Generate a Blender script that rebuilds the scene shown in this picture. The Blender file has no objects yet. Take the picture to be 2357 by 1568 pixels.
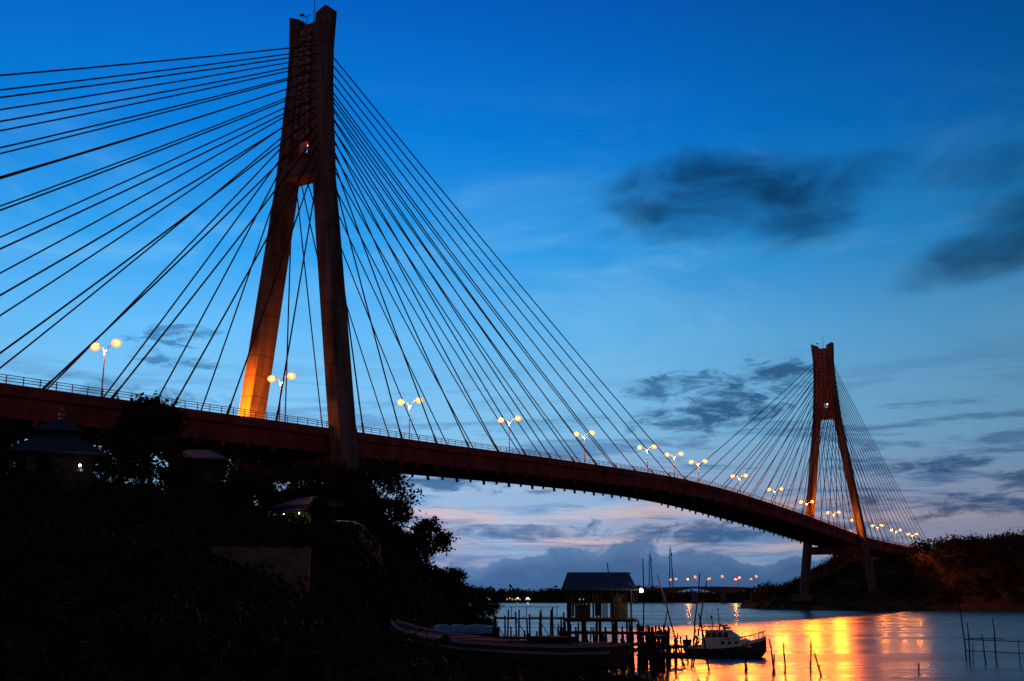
import bpy, math, random, bmesh
from mathutils import Vector, Matrix
import numpy as np
random.seed(7); rng=np.random.default_rng(7)
scene=bpy.context.scene
COL=scene.collection
scene.view_settings.view_transform='Standard'
scene.view_settings.look='None'
scene.view_settings.exposure=0

def lin(r,g,b):
    def f(c):
        c/=255.0
        return c/12.92 if c<=.04045 else ((c+.055)/1.055)**2.4
    return (f(r),f(g),f(b),1.0)
def ss(a,b,x):
    t=np.clip((np.asarray(x,float)-a)/(b-a),0,1); return t*t*(3-2*t)

# ---------------------------------------------------------------- materials
def newmat(name):
    m=bpy.data.materials.new(name); m.use_nodes=True
    nt=m.node_tree; return m,nt,nt.nodes['Principled BSDF']
def surf(name,c1,c2,scale=1.0,rough=.8,detail=4,stretch=(1,1,1),bump=.2,metal=0,spec=.3,lo=.35,hi=.65,joint=None):
    m,nt,p=newmat(name); N=nt.nodes; L=nt.links
    tc=N.new('ShaderNodeTexCoord'); mp=N.new('ShaderNodeMapping'); mp.inputs['Scale'].default_value=stretch
    n=N.new('ShaderNodeTexNoise'); n.inputs['Scale'].default_value=scale; n.inputs['Detail'].default_value=detail; n.inputs['Roughness'].default_value=.62
    r=N.new('ShaderNodeValToRGB'); r.color_ramp.elements[0].position=lo; r.color_ramp.elements[1].position=hi
    r.color_ramp.elements[0].color=(*c1,1); r.color_ramp.elements[1].color=(*c2,1)
    L.new(tc.outputs['Object'],mp.inputs[0]); L.new(mp.outputs[0],n.inputs['Vector']); L.new(n.outputs['Fac'],r.inputs[0])
    colr=r.outputs[0]
    if joint:
        s=N.new('ShaderNodeSeparateXYZ'); L.new(tc.outputs['Object'],s.inputs[0])
        a=N.new('ShaderNodeMath'); a.operation='PINGPONG'; L.new(s.outputs[2],a.inputs[0]); a.inputs[1].default_value=joint/2
        b=N.new('ShaderNodeMapRange'); b.inputs[1].default_value=.03; b.inputs[2].default_value=.16; b.inputs[3].default_value=.5; b.inputs[4].default_value=1
        L.new(a.outputs[0],b.inputs[0])
        v=N.new('ShaderNodeVectorMath'); v.operation='SCALE'; L.new(colr,v.inputs[0]); L.new(b.outputs[0],v.inputs['Scale']); colr=v.outputs[0]
    L.new(colr,p.inputs['Base Color'])
    p.inputs['Roughness'].default_value=rough; p.inputs['Metallic'].default_value=metal
    p.inputs['Specular IOR Level'].default_value=spec
    if bump:
        b=N.new('ShaderNodeBump'); b.inputs['Strength'].default_value=bump; b.inputs['Distance'].default_value=.3
        L.new(n.outputs['Fac'],b.inputs['Height']); L.new(b.outputs[0],p.inputs['Normal'])
    return m
def glow(name,c,s,rim=None):
    m,nt,p=newmat(name)
    p.inputs['Base Color'].default_value=(*c,1); p.inputs['Emission Color'].default_value=(*c,1); p.inputs['Emission Strength'].default_value=s
    if rim:
        N=nt.nodes; L=nt.links
        lw=N.new('ShaderNodeLayerWeight'); lw.inputs[0].default_value=.35
        r=N.new('ShaderNodeValToRGB'); r.color_ramp.elements[0].color=(*c,1); r.color_ramp.elements[1].color=(*rim,1); r.color_ramp.elements[0].position=.03; r.color_ramp.elements[1].position=.38
        L.new(lw.outputs['Facing'],r.inputs[0]); L.new(r.outputs[0],p.inputs['Emission Color'])
    return m
concrete=surf('weathered_concrete',(.11,.07,.062),(.34,.215,.185),.35,.9,6,(1,1,.2),.3,joint=3.9,spec=.1)
concrete_d=surf('red_lit_concrete',(.24,.045,.035),(.52,.12,.09),.25,.9,5,(1,1,.6),.2,spec=.05)  # mottled concrete, with the reddish light on the deck sides put into its colour
conc_grey=surf('grey_concrete',(.10,.09,.08),(.22,.2,.18),.8,.9,spec=.1)
conc_pale=surf('pale_grout',(.35,.3,.27),(.55,.5,.45),.8,.9,spec=.1)
asphalt=surf('asphalt',(.04,.04,.04),(.06,.06,.06),3,.9)
cablem=surf('cable_sheath',(.012,.012,.014),(.03,.03,.034),2,.7,bump=0,spec=.1)
steel=surf('galvanised_steel',(.25,.25,.26),(.42,.42,.42),3,.45,metal=.6,bump=.05)
railm=surf('painted_rail',(.5,.36,.28),(.65,.48,.38),3,.5,bump=0)
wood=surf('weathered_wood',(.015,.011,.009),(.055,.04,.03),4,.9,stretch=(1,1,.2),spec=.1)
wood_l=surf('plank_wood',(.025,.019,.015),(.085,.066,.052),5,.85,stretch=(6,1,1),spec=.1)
hullw=surf('tarred_hull_planks',(.03,.018,.014),(.12,.07,.05),2.5,.8,stretch=(1,1,6),spec=.15)
bark=surf('bark',(.02,.015,.01),(.07,.05,.035),4,.95,stretch=(1,1,.2),spec=0)
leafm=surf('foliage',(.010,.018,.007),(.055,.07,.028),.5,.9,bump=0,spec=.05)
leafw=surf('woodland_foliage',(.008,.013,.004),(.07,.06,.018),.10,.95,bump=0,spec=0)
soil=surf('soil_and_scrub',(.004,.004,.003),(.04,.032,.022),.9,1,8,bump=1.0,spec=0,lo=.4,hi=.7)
soil2=surf('grassy_bank',(.04,.028,.012),(.22,.13,.055),.15,1,8,bump=.5,spec=0)
stonem=surf('rubble_stone',(.012,.012,.011),(.08,.07,.06),1.7,1,spec=0)
seabed=surf('seabed',(.02,.02,.02),(.04,.04,.035),.1,.95)
roofm=surf('corrugated_roof',(.03,.045,.065),(.09,.12,.15),1.2,.6,stretch=(14,1,1),bump=.3)
roofb=surf('blue_roof_tiles',(.03,.06,.09),(.07,.12,.17),2,.7,spec=.15)
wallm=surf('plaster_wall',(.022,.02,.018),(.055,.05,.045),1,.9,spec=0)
whitep=surf('white_boat_paint',(.60,.63,.67),(.76,.79,.82),3,.35,bump=.02)
darkp=surf('navy_hull_paint',(.015,.02,.035),(.03,.035,.05),3,.4,bump=.02)
glassm=surf('dark_glass',(.01,.012,.015),(.02,.024,.03),3,.15,bump=0,spec=.3)
bluep=surf('faded_blue_paint',(.14,.24,.30),(.30,.42,.48),5,.7,stretch=(1,1,3))
tarpm=surf('turquoise_tarpaulin',(.10,.40,.44),(.22,.58,.62),2,.6,bump=.5)
rubber=surf('rubber',(.012,.012,.012),(.02,.02,.02),5,.7,bump=0)
redp=surf('red_paint',(.35,.03,.02),(.45,.05,.04),5,.5,bump=0)
sodium=glow('sodium_lamp_glass',(1.0,.52,.20),3.0,(1.0,.16,.012))
sodium_s=glow('small_sodium_glass',(1.0,.33,.07),1.5)
warmwin=glow('lit_window',(1.0,.68,.28),.45)
coolbulb=glow('white_bulb',(1.0,.86,.66),30)
greenbulb=glow('greenish_bulb',(.75,1.0,.55),8)

# ---------------------------------------------------------------- mesh builder
WL={}
class MB:
    def __init__(s): s.v=[]; s.f=[]
    def add(s,vs,fs):
        o=len(s.v); s.v+= [tuple(x) for x in vs]; s.f+=[tuple(i+o for i in f) for f in fs]
    def box(s,c,d,R=None):
        c=Vector(c); vs=[]
        for x in (-.5,.5):
            for y in (-.5,.5):
                for z in (-.5,.5):
                    p=Vector((x*d[0],y*d[1],z*d[2]))
                    if R is not None: p=R@p
                    vs.append(c+p)
        s.add(vs,[(0,1,3,2),(4,6,7,5),(0,4,5,1),(2,3,7,6),(0,2,6,4),(1,5,7,3)])
    def beam(s,p0,p1,w,h):
        p0=Vector(p0);p1=Vector(p1); d=(p1-p0).normalized()
        up=Vector((0,0,1)) if abs(d.z)<.95 else Vector((0,1,0))
        x=d.cross(up).normalized(); y=x.cross(d)
        vs=[]
        for p in (p0,p1):
            for a,b in ((-1,-1),(1,-1),(1,1),(-1,1)): vs.append(p+x*a*w/2+y*b*h/2)
        s.add(vs,[(3,2,1,0),(4,5,6,7),(0,1,5,4),(1,2,6,5),(2,3,7,6),(3,0,4,7)])
    def cyl(s,p0,p1,r0,r1=None,n=8):
        if r1 is None:r1=r0
        p0=Vector(p0);p1=Vector(p1); d=(p1-p0).normalized()
        up=Vector((0,0,1)) if abs(d.z)<.95 else Vector((0,1,0))
        x=d.cross(up).normalized(); y=d.cross(x)
        vs=[]
        for p,r in ((p0,r0),(p1,r1)):
            for i in range(n):
                a=2*math.pi*i/n; vs.append(p+x*math.cos(a)*r+y*math.sin(a)*r)
        fs=[(i,(i+1)%n,n+(i+1)%n,n+i) for i in range(n)]+[tuple(range(n))[::-1],tuple(range(n,2*n))]
        s.add(vs,fs)
    def path(s,pts,rs,n=8):
        for i in range(len(pts)-1): s.cyl(pts[i],pts[i+1],rs[i],rs[i+1],n)
    def loft(s,rings,closed=True,caps=True):
        n=len(rings[0]); vs=[p for r in rings for p in r]; fs=[]
        for k in range(len(rings)-1):
            for i in range(n if closed else n-1):
                j=(i+1)%n; fs.append((k*n+i,k*n+j,(k+1)*n+j,(k+1)*n+i))
        if caps: fs+=[tuple(range(n))[::-1],tuple(range((len(rings)-1)*n,len(rings)*n))]
        s.add(vs,fs)
    def ball(s,c,r,nu=10,nv=6,sc=(1,1,1)):
        rings=[]
        for k in range(nv+1):
            th=math.pi*(k/nv); th=min(max(th,.05),math.pi-.05)
            rings.append([(c[0]+r*sc[0]*math.sin(th)*math.cos(2*math.pi*i/nu),c[1]+r*sc[1]*math.sin(th)*math.sin(2*math.pi*i/nu),c[2]-r*sc[2]*math.cos(th)) for i in range(nu)])
        s.loft(rings)
    def obj(s,name,mat,parent=None,smooth=False,fix=True):
        o=(0,0,0)
        if parent is not None: o=WL.get(parent.name,(0,0,0))
        vs=[(x-o[0],y-o[1],z-o[2]) for x,y,z in s.v]
        me=bpy.data.meshes.new(name); me.from_pydata(vs,[],s.f); me.update()
        if fix:
            b=bmesh.new(); b.from_mesh(me); bmesh.ops.recalc_face_normals(b,faces=b.faces); b.to_mesh(me); b.free()
        if smooth: me.polygons.foreach_set('use_smooth',[True]*len(me.polygons))
        me.materials.append(mat)
        ob=bpy.data.objects.new(name,me); COL.objects.link(ob)
        if parent is not None: ob.parent=parent
        return ob
def thing(name,loc,label,cat,group=None):
    e=bpy.data.objects.new(name,None); e.empty_display_size=.5; e.location=loc; COL.objects.link(e)
    WL[e.name]=tuple(loc); e['label']=label; e['category']=cat
    if group: e['group']=group
    return e
def sub(name,parent):
    e=bpy.data.objects.new(name,None); COL.objects.link(e); e.parent=parent; WL[e.name]=WL[parent.name]; return e
KIDS={}
def register(src):
    def rec(o):
        KIDS[o.name]=[c for c in bpy.data.objects if c.parent==o]
        for c in KIDS[o.name]: rec(c)
    rec(src)
def copy_thing(src,loc,rotz=0,scale=(1,1,1),label=None):
    def cp(o,par):
        n=o.copy(); COL.objects.link(n)
        if par is not None: n.parent=par
        for ch in KIDS.get(o.name,[]): cp(ch,n)
        return n
    n=cp(src,None); n.location=loc; n.rotation_euler=(0,0,rotz); n.scale=scale
    if label: n['label']=label
    return n
def structure(ob,label=None):
    ob['kind']='structure'
    if label: ob['label']=label

# ---------------------------------------------------------------- camera
cam=bpy.data.cameras.new('camera'); co=bpy.data.objects.new('camera',cam); COL.objects.link(co)
cam.lens=38.49; cam.sensor_width=36; cam.clip_end=20000; cam.clip_start=.5
co.location=(0,0,6); co.rotation_euler=(math.radians(90+13.13),0,0); scene.camera=co

# ---------------------------------------------------------------- world sky
w=bpy.data.worlds.new('World'); scene.world=w; w.use_nodes=True
nt=w.node_tree; N=nt.nodes; L=nt.links
for n in list(N): N.remove(n)
def inp(sock,val):
    if isinstance(val,(int,float)): sock.default_value=val
    else: L.new(val,sock)
def mt(op,a,b=None,c=None,clamp=False):
    n=N.new('ShaderNodeMath'); n.operation=op; n.use_clamp=clamp; inp(n.inputs[0],a)
    if b is not None: inp(n.inputs[1],b)
    if c is not None: inp(n.inputs[2],c)
    return n.outputs[0]
def smooth(x,a,b):
    n=N.new('ShaderNodeMapRange'); n.interpolation_type='SMOOTHSTEP'; inp(n.inputs[0],x); n.inputs[1].default_value=a; n.inputs[2].default_value=b; return n.outputs[0]
def noise(vec,sc,det=5,rough=.6,dist=0):
    n=N.new('ShaderNodeTexNoise'); n.inputs['Scale'].default_value=sc; n.inputs['Detail'].default_value=det; n.inputs['Roughness'].default_value=rough; n.inputs['Distortion'].default_value=dist
    L.new(vec,n.inputs['Vector']); return n.outputs['Fac']
def comb(x,y,z=0.0):
    n=N.new('ShaderNodeCombineXYZ'); inp(n.inputs[0],x);inp(n.inputs[1],y);inp(n.inputs[2],z); return n.outputs[0]
def mixc(f,a,b):
    n=N.new('ShaderNodeMix'); n.data_type='RGBA'; inp(n.inputs[0],f)
    for s,v in ((n.inputs[6],a),(n.inputs[7],b)):
        if isinstance(v,tuple): s.default_value=v
        else: L.new(v,s)
    return n.outputs[2]
tc=N.new('ShaderNodeTexCoord'); sp=N.new('ShaderNodeSeparateXYZ'); L.new(tc.outputs['Generated'],sp.inputs[0])
X,Y,Z=sp.outputs
az=mt('ARCTAN2',X,Y); el=mt('ARCSINE',Z)
ramp=N.new('ShaderNodeValToRGB'); L.new(mt('MAXIMUM',Z,0.0),ramp.inputs[0])
stops=[(0,(92,124,172)),(.03,(144,154,188)),(.066,(170,172,200)),(.10,(144,176,214)),(.143,(128,190,232)),(.227,(98,182,240)),(.30,(44,156,232)),(.40,(0,120,212)),(.50,(0,92,186)),(.7,(0,56,124)),(1,(0,36,88))]
cr=ramp.color_ramp
while len(cr.elements)<len(stops): cr.elements.new(.5)
for e,(p,c) in zip(cr.elements,stops): e.position=p; e.color=lin(*c)
base=ramp.outputs[0]
n1=noise(comb(mt('MULTIPLY',az,7.0),mt('MULTIPLY',el,62.0)),1.0,5,.66,.5)
win=mt('MULTIPLY',smooth(el,.0,.04),mt('SUBTRACT',1.0,smooth(el,.10,.24)))
base=mixc(mt('MULTIPLY',mt('MULTIPLY',smooth(n1,.47,.61),win),.78),base,lin(64,112,168))
n2=noise(comb(mt('MULTIPLY',az,4.0),mt('MULTIPLY',el,66.0),3.3),1.0,5,.66,.3)
gl=mt('DIVIDE',mt('SUBTRACT',az,.08),.28); gl=mt('EXPONENT',mt('MULTIPLY',mt('MULTIPLY',gl,gl),-1.0))
pink=mt('MULTIPLY',mt('MULTIPLY',smooth(n2,.49,.62),mt('MULTIPLY',smooth(el,.02,.04),mt('SUBTRACT',1.0,smooth(el,.06,.115)))),.75)
base=mixc(mt('MULTIPLY',pink,gl),base,lin(232,196,190))
n3=noise(comb(mt('MULTIPLY',az,4.0),mt('MULTIPLY',el,12.0),9.1),1.0,5,.64,.8)
base=mixc(mt('MULTIPLY',smooth(n3,.42,.76),mt('MULTIPLY',mt('SUBTRACT',1.0,smooth(el,.22,.48)),.5)),base,lin(132,198,242))
wn=noise(comb(mt('MULTIPLY',az,26.0),mt('MULTIPLY',el,80.0),1.7),1.0,6,.66,.7)
wn_s=noise(comb(mt('MULTIPLY',az,11.0),mt('MULTIPLY',el,27.0),2.9),1.0,5,.54,.5)
def blob(a0,e0,ra,re,nz,k,lo,hi,amt,tilt=0):
    da=mt('SUBTRACT',az,a0); dx=mt('DIVIDE',da,ra); dy=mt('DIVIDE',mt('SUBTRACT',mt('SUBTRACT',el,e0),mt('MULTIPLY',da,tilt)),re)
    r=mt('ADD',mt('MULTIPLY',dx,dx),mt('MULTIPLY',dy,dy))
    q=mt('ADD',mt('SUBTRACT',1.0,r),mt('MULTIPLY',mt('SUBTRACT',nz,.5),k))
    return mt('MULTIPLY',smooth(q,lo,hi),amt)
soft=[(.212,.352,.125,.040,3.0,-.6,1.6,.96),(.285,.368,.09,.020,3.0,-.4,1.5,.6),(.262,.328,.06,.028,2.4,-.5,1.4,.82),
      (.44,.285,.085,.022,2.2,-.7,1.4,.86,.2),(.47,.312,.055,.026,2.2,-.6,1.4,.7),(.44,.345,.09,.028,3.4,-.1,1.6,.4)]
sharp=[(.195,.168,.085,.028,5.0,.0,1.3,.88,.25),(.239,.197,.05,.012,5.0,.1,1.2,.85),(.165,.188,.075,.018,6.0,.3,1.4,.7,.1),(.150,.152,.045,.009,5,.1,1.2,.75),
       (-.311,.219,.05,.018,6,.3,1.4,.65,.2),(-.30,.200,.045,.009,5,.2,1.2,.65),(.37,.107,.065,.008,4,.1,1.2,.75),(-.07,.099,.065,.012,5,.1,1.3,.8),
       (.025,.092,.025,.004,4,.1,1.2,.7),(.385,.072,.11,.013,6,.1,1.4,.75),(.45,.095,.05,.014,5,.1,1.2,.7),(.16,.056,.14,.012,6,.1,1.4,.7),(-.40,.165,.16,.022,6,.3,1.5,.5),(-.02,.055,.10,.009,6,.1,1.4,.6),(.30,.06,.09,.010,6,.1,1.4,.65)]
acc=None
for b in soft:
    m_=blob(b[0],b[1],b[2],b[3],wn_s,*b[4:]); acc=m_ if acc is None else mt('MAXIMUM',acc,m_)
base=mixc(acc,base,lin(4,60,106))
acc=None
for b in sharp:
    m_=blob(b[0],b[1],b[2],b[3],wn,*b[4:]); acc=m_ if acc is None else mt('MAXIMUM',acc,m_)
base=mixc(acc,base,lin(28,82,134))
cn=noise(comb(mt('MULTIPLY',az,24.0),mt('MULTIPLY',el,34.0),7.7),1.0,5,.52,.1)
g=mt('DIVIDE',mt('SUBTRACT',az,.105),.07); g=mt('EXPONENT',mt('MULTIPLY',mt('MULTIPLY',g,g),-1.0))
hb=mt('ADD',.030,mt('MULTIPLY',g,.017))
q=mt('SUBTRACT',mt('ADD',hb,mt('MULTIPLY',mt('SUBTRACT',cn,.5),.045)),el)
cshade=mixc(smooth(q,.0,.02),lin(84,124,172),lin(56,98,148))
base=mixc(mt('MULTIPLY',smooth(q,0,.004),.92),base,cshade)
g=mt('DIVIDE',mt('ADD',az,.27),.82); g=mt('EXPONENT',mt('MULTIPLY',mt('MULTIPLY',g,g),-1.0))
F=mt('ADD',.08,mt('MULTIPLY',g,1.02))
bg=N.new('ShaderNodeBackground'); L.new(base,bg.inputs[0]); L.new(F,bg.inputs[1])
arch=mt('MULTIPLY',smooth(mt('MULTIPLY',Y,-1.0),.0,.6),mt('MULTIPLY',smooth(Z,-.02,.06),mt('SUBTRACT',1.0,smooth(Z,.25,.7))))
bg3=N.new('ShaderNodeBackground'); bg3.inputs[0].default_value=(1.0,.45,.42,1); L.new(mt('MULTIPLY',arch,.12),bg3.inputs[1])
sky=N.new('ShaderNodeTexSky'); sky.sky_type='NISHITA'; sky.sun_disc=False; sky.sun_elevation=math.radians(-2); sky.sun_rotation=math.radians(-20)
bg2=N.new('ShaderNodeBackground'); L.new(sky.outputs[0],bg2.inputs[0]); bg2.inputs[1].default_value=.01
ad=N.new('ShaderNodeAddShader'); L.new(bg.outputs[0],ad.inputs[0]); L.new(bg2.outputs[0],ad.inputs[1])
ad2=N.new('ShaderNodeAddShader'); L.new(ad.outputs[0],ad2.inputs[0]); L.new(bg3.outputs[0],ad2.inputs[1])
ow=N.new('ShaderNodeOutputWorld'); L.new(ad2.outputs[0],ow.inputs[0])

# ---------------------------------------------------------------- water, seabed
m,nt2,p=newmat('sea_water')
p.inputs['Base Color'].default_value=(.006,.018,.04,1); p.inputs['IOR'].default_value=1.33
p.inputs['Specular IOR Level'].default_value=.22
NN=nt2.nodes; LL=nt2.links
t=NN.new('ShaderNodeTexCoord'); mp=NN.new('ShaderNodeMapping'); mp.inputs['Scale'].default_value=(.07,.5,1); mp.inputs['Rotation'].default_value=(0,0,.12)
n=NN.new('ShaderNodeTexNoise'); n.inputs['Scale'].default_value=.7; n.inputs['Detail'].default_value=5
b=NN.new('ShaderNodeBump'); b.inputs['Strength'].default_value=.42; b.inputs['Distance'].default_value=.6
LL.new(t.outputs['Object'],mp.inputs[0]); LL.new(mp.outputs[0],n.inputs['Vector']); LL.new(n.outputs['Fac'],b.inputs['Height']); LL.new(b.outputs[0],p.inputs['Normal'])
n2_=NN.new('ShaderNodeTexNoise'); n2_.inputs['Scale'].default_value=.014; n2_.inputs['Detail'].default_value=5
mp2=NN.new('ShaderNodeMapping'); mp2.inputs['Scale'].default_value=(1,5,1); LL.new(t.outputs['Object'],mp2.inputs[0]); LL.new(mp2.outputs[0],n2_.inputs['Vector'])
mr=NN.new('ShaderNodeMapRange'); mr.inputs[1].default_value=.38; mr.inputs[2].default_value=.62; mr.inputs[3].default_value=.16; mr.inputs[4].default_value=.33
LL.new(n2_.outputs['Fac'],mr.inputs[0]); LL.new(mr.outputs[0],p.inputs['Roughness'])
wm=m
mb=MB(); mb.add([(-9000,-2000,0),(9000,-2000,0),(9000,16000,0),(-9000,16000,0)],[(0,1,2,3)]); structure(mb.obj('water',wm,fix=False),'calm sea strait with long smooth reflections')
mb=MB(); mb.add([(-9000,-2000,-6),(9000,-2000,-6),(9000,16000,-6),(-9000,16000,-6)],[(0,1,2,3)]); structure(mb.obj('ground',seabed,fix=False),'dark seabed sheet')

# ---------------------------------------------------------------- terrain
def wob(x,y,s,seed=0):
    return (np.sin(x/s+seed)*np.cos(y/s*1.3+seed*2)+.6*np.sin(x/s*2.3+y/s*1.7+seed)+.4*np.sin(x/s*4.9-y/s*4.1+seed*3))/2
def Xs(y): return np.interp(y,[-80,40,70,85,100,130,160,220,300,330,380,600],[60,24,13,9,3.5,-.5,-1.8,-4,-6,-14,-70,-320])
def hnear(x,y):
    x=np.asarray(x,float); y=np.asarray(y,float)
    d=Xs(y)-x+wob(x,y,9,1)*1.0
    q=ss(95,140,y); d0=14-13*q
    h=np.clip(d*.13,-5,1.4)
    bl=12*ss(0,1,(d-d0)/(21-3*q))+5*ss(0,1,(d-d0-18)/28)
    h=h+bl*ss(25,128,y)+ .5*wob(x,y,4,2)*ss(2,12,d)+.15*wob(x,y,.9,2)
    return h+2.5*ss(40,0,y)
def grid(name,xs,ys,hf,mat,label):
    XX,YY=np.meshgrid(xs,ys); ZZ=hf(XX,YY); nx=len(xs); ny=len(ys)
    vs=np.stack([XX.ravel(),YY.ravel(),ZZ.ravel()],1)
    idx=np.arange(nx*ny).reshape(ny,nx)
    fs=np.stack([idx[:-1,:-1].ravel(),idx[:-1,1:].ravel(),idx[1:,1:].ravel(),idx[1:,:-1].ravel()],1)
    me=bpy.data.meshes.new(name); me.from_pydata(vs.tolist(),[],fs.tolist()); me.polygons.foreach_set('use_smooth',[True]*len(me.polygons)); me.materials.append(mat)
    o=bpy.data.objects.new(name,me); COL.objects.link(o); structure(o,label); return o
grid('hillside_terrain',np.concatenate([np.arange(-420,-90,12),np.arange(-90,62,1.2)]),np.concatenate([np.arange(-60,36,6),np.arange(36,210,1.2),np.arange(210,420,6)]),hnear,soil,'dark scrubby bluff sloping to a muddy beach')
def Ys(x): return np.interp(x,[95,104,110,115,120,130,140,150,175,230,300,400,700],[640,600,560,540,520,492,478,470,465,462,445,410,330])
def dopp(x,y): return np.minimum(y-Ys(x),(x-.205*y)*1.2)+wob(x,y,14,4)*2
def hopp(x,y):
    d=dopp(x,y)
    H=np.interp(x,[100,125,150,175,195,215,260,320,500],[5,9,12,13,19,23,25,30,36])
    return -3+5.2*ss(-4,2,d)+3.6*ss(8,16,d)+H*ss(26,85,d)+wob(x,y,12,3)*.8
grid('opposite_shore_terrain',np.arange(80,620,4),np.concatenate([np.arange(320,700,4),np.arange(700,1000,12)]),hopp,soil2,'grassy embankment on the opposite shore')
def hfar(x,y):
    r=np.interp(x,[-900,-60,-30,20,60,110,150,200,300,600,1500],[18,12,8,5,8,10,4,4,10,20,30])
    return -4+(4+r*(1+.25*wob(x,y,22,1)))*ss(1000,1040,y+wob(x,y,30,2)*8)
grid('distant_shore_terrain',np.arange(-900,1500,12),np.arange(970,1300,12),hfar,soil,'low distant wooded shore')

# ---------------------------------------------------------------- foliage
def leaf_mesh(name,cent,size,mat):
    n=len(cent); cent=np.asarray(cent)
    a=rng.normal(size=(n,3)); a/=np.linalg.norm(a,axis=1)[:,None]
    b=rng.normal(size=(n,3)); b-= (b*a).sum(1)[:,None]*a; b/=np.linalg.norm(b,axis=1)[:,None]
    s=(size*(.5+rng.random(n)))[:,None]
    vs=np.stack([cent-a*s,cent+b*s*.5-a*s*.1,cent+a*s,cent-b*s*.5+a*s*.1],1).reshape(-1,3)
    me=bpy.data.meshes.new(name); me.from_pydata(vs.tolist(),[],np.arange(4*n).reshape(n,4).tolist()); me.materials.append(mat)
    return me
def make_tree(h,cr,seed,ncl,nleaf,ls,loc,base=.3):
    r=random.Random(seed)
    e=thing('tree',loc,'broadleaf tree with dark uneven crown on the bluff','tree','trees on the bluff')
    mb=MB(); cl=[]
    th=h*.55
    pts=[Vector((0,0,-1.2)),Vector((r.uniform(-.2,.2),r.uniform(-.2,.2),th*.5)),Vector((r.uniform(-.5,.5),r.uniform(-.5,.5),th))]
    mb.path(pts,[h*.032,h*.024,h*.016],8)
    for i in range(ncl):
        a=r.uniform(0,6.28); zz=h*(base+(1-base)*r.random()**.8)
        f=(zz/h-base)/(1-base); rad=cr*math.sqrt(max(.05,1-(2*f-.85)**2*.75))*r.uniform(.35,1.0)
        c=Vector((math.cos(a)*rad,math.sin(a)*rad,zz*.96)); cl.append((c,r.uniform(.14,.32)*cr*1.15))
        st=pts[1].lerp(pts[2],r.random()); mid=(st+c)/2+Vector((0,0,-.05*h))
        mb.path([st,mid,c],[h*.011,h*.007,h*.002],5)
    t=mb.obj('trunk',bark,None); t.parent=e
    cs=[]
    for c,rr in cl:
        k=int(nleaf/ncl); d=rng.normal(size=(k,3))*rr*.62*np.array([1.15,1.15,.7]); cs.append(np.array(c)+d)
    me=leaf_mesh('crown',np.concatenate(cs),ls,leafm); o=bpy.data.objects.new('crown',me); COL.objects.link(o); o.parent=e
    return e
def gz(x,y): return float(hnear(x,y))-.2
srcs=[ (make_tree(11,4.3,1,46,9000,.30,(-42,125,gz(-42,125)),base=.22)),
       (make_tree(11,5.0,2,34,4600,.28,(-18.5,150,gz(-18.5,150)),base=.25)),
       (make_tree(8,3.4,3,24,4200,.27,(-11.4,150,gz(-11.4,150)),base=.12)),
       (make_tree(10,4.6,4,30,6000,.32,(-25.5,152,gz(-25.5,152)),base=.2)) ]
srcs[0]['label']='dense round dark tree standing above the hillside houses'
srcs[1]['label']='open crowned tree with sky showing through its leaves'
for s in srcs: register(s)
more=[(0,-53,112,.62,.5),(2,-57,116,.9,1),(3,-36,140,.75,2),(2,-43.2,116.5,.5,3),(2,-8.2,152,.72,4),(2,-5.4,162,.55,5),(0,-14.5,158,.5,1.5),(3,-30,158,.95,.3),
      (1,-23,147,.9,2.4),(3,-15.2,146,.6,3.3),(2,-20,158,1.0,1.9),(2,-10,165,.7,2.2),(0,-33,145,.55,4),(2,-30,126,.6,5),(3,-60,122,.8,2),(2,-50.5,108,.5,1),(2,-24,138,.6,.6),(2,-36,121,.6,3.6),(2,-4.6,190,.7,1),
      (3,-28.5,146,.8,1.1),(2,-47,110.2,.42,2.2),(2,-33,128,.55,.7),(3,-20.5,141,.6,5.1),(2,-22.3,128,.5,2.9)]
for i,x,y,s,rz in more:
    copy_thing(srcs[i],(x,y,gz(x,y)),rz,(s,s,s*random.uniform(.9,1.1)),'bushy dark tree on the scrubby slope')
pts=[]
while len(pts)<3100:
    x=random.uniform(-75,6); y=random.uniform(38,205)
    d=float(Xs(y))-x
    if d<(15 if y<100 else 6) or abs(x)>y*.56: continue
    if -27<x<-16.5 and 84<y<94.5: continue
    pts.append((x,y))
cs=[]
for x,y in pts:
    near=y<75
    r=random.uniform(.4,.9) if near else random.uniform(.5,1.4); z=gz(x,y)
    cs.append(np.array([x,y,z+r*.5])+rng.normal(size=(32,3))*np.array([r*.85,r*.85,r*.45]))
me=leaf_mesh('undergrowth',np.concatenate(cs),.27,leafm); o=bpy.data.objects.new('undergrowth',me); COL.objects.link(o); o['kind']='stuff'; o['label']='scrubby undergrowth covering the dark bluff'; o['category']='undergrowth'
mb=MB(); k=0
while k<2200:
    x=random.uniform(-38,14); y=random.uniform(58,112); d=float(Xs(y))-x
    if d<-1 or d>26: continue
    r=random.choice((.08,.12,.18,.32,.1)); c=Vector((x,y,float(hnear(x,y))+r*.2)); k+=1
    q=[c+Vector((random.uniform(.6,1.2)*r*a,random.uniform(.6,1.2)*r*b_,random.uniform(.5,.9)*r*c_)) for a,b_,c_ in ((1,0,0),(0,1,0),(-1,0,0),(0,-1,0),(0,0,1),(0,0,-1))]
    mb.add(q,[(0,1,4),(1,2,4),(2,3,4),(3,0,4),(1,0,5),(2,1,5),(3,2,5),(0,3,5)])
o=mb.obj('beach_rubble',stonem,fix=False); o['kind']='stuff'; o['label']='dark stones and debris strewn over the muddy beach'; o['category']='stones'
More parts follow.
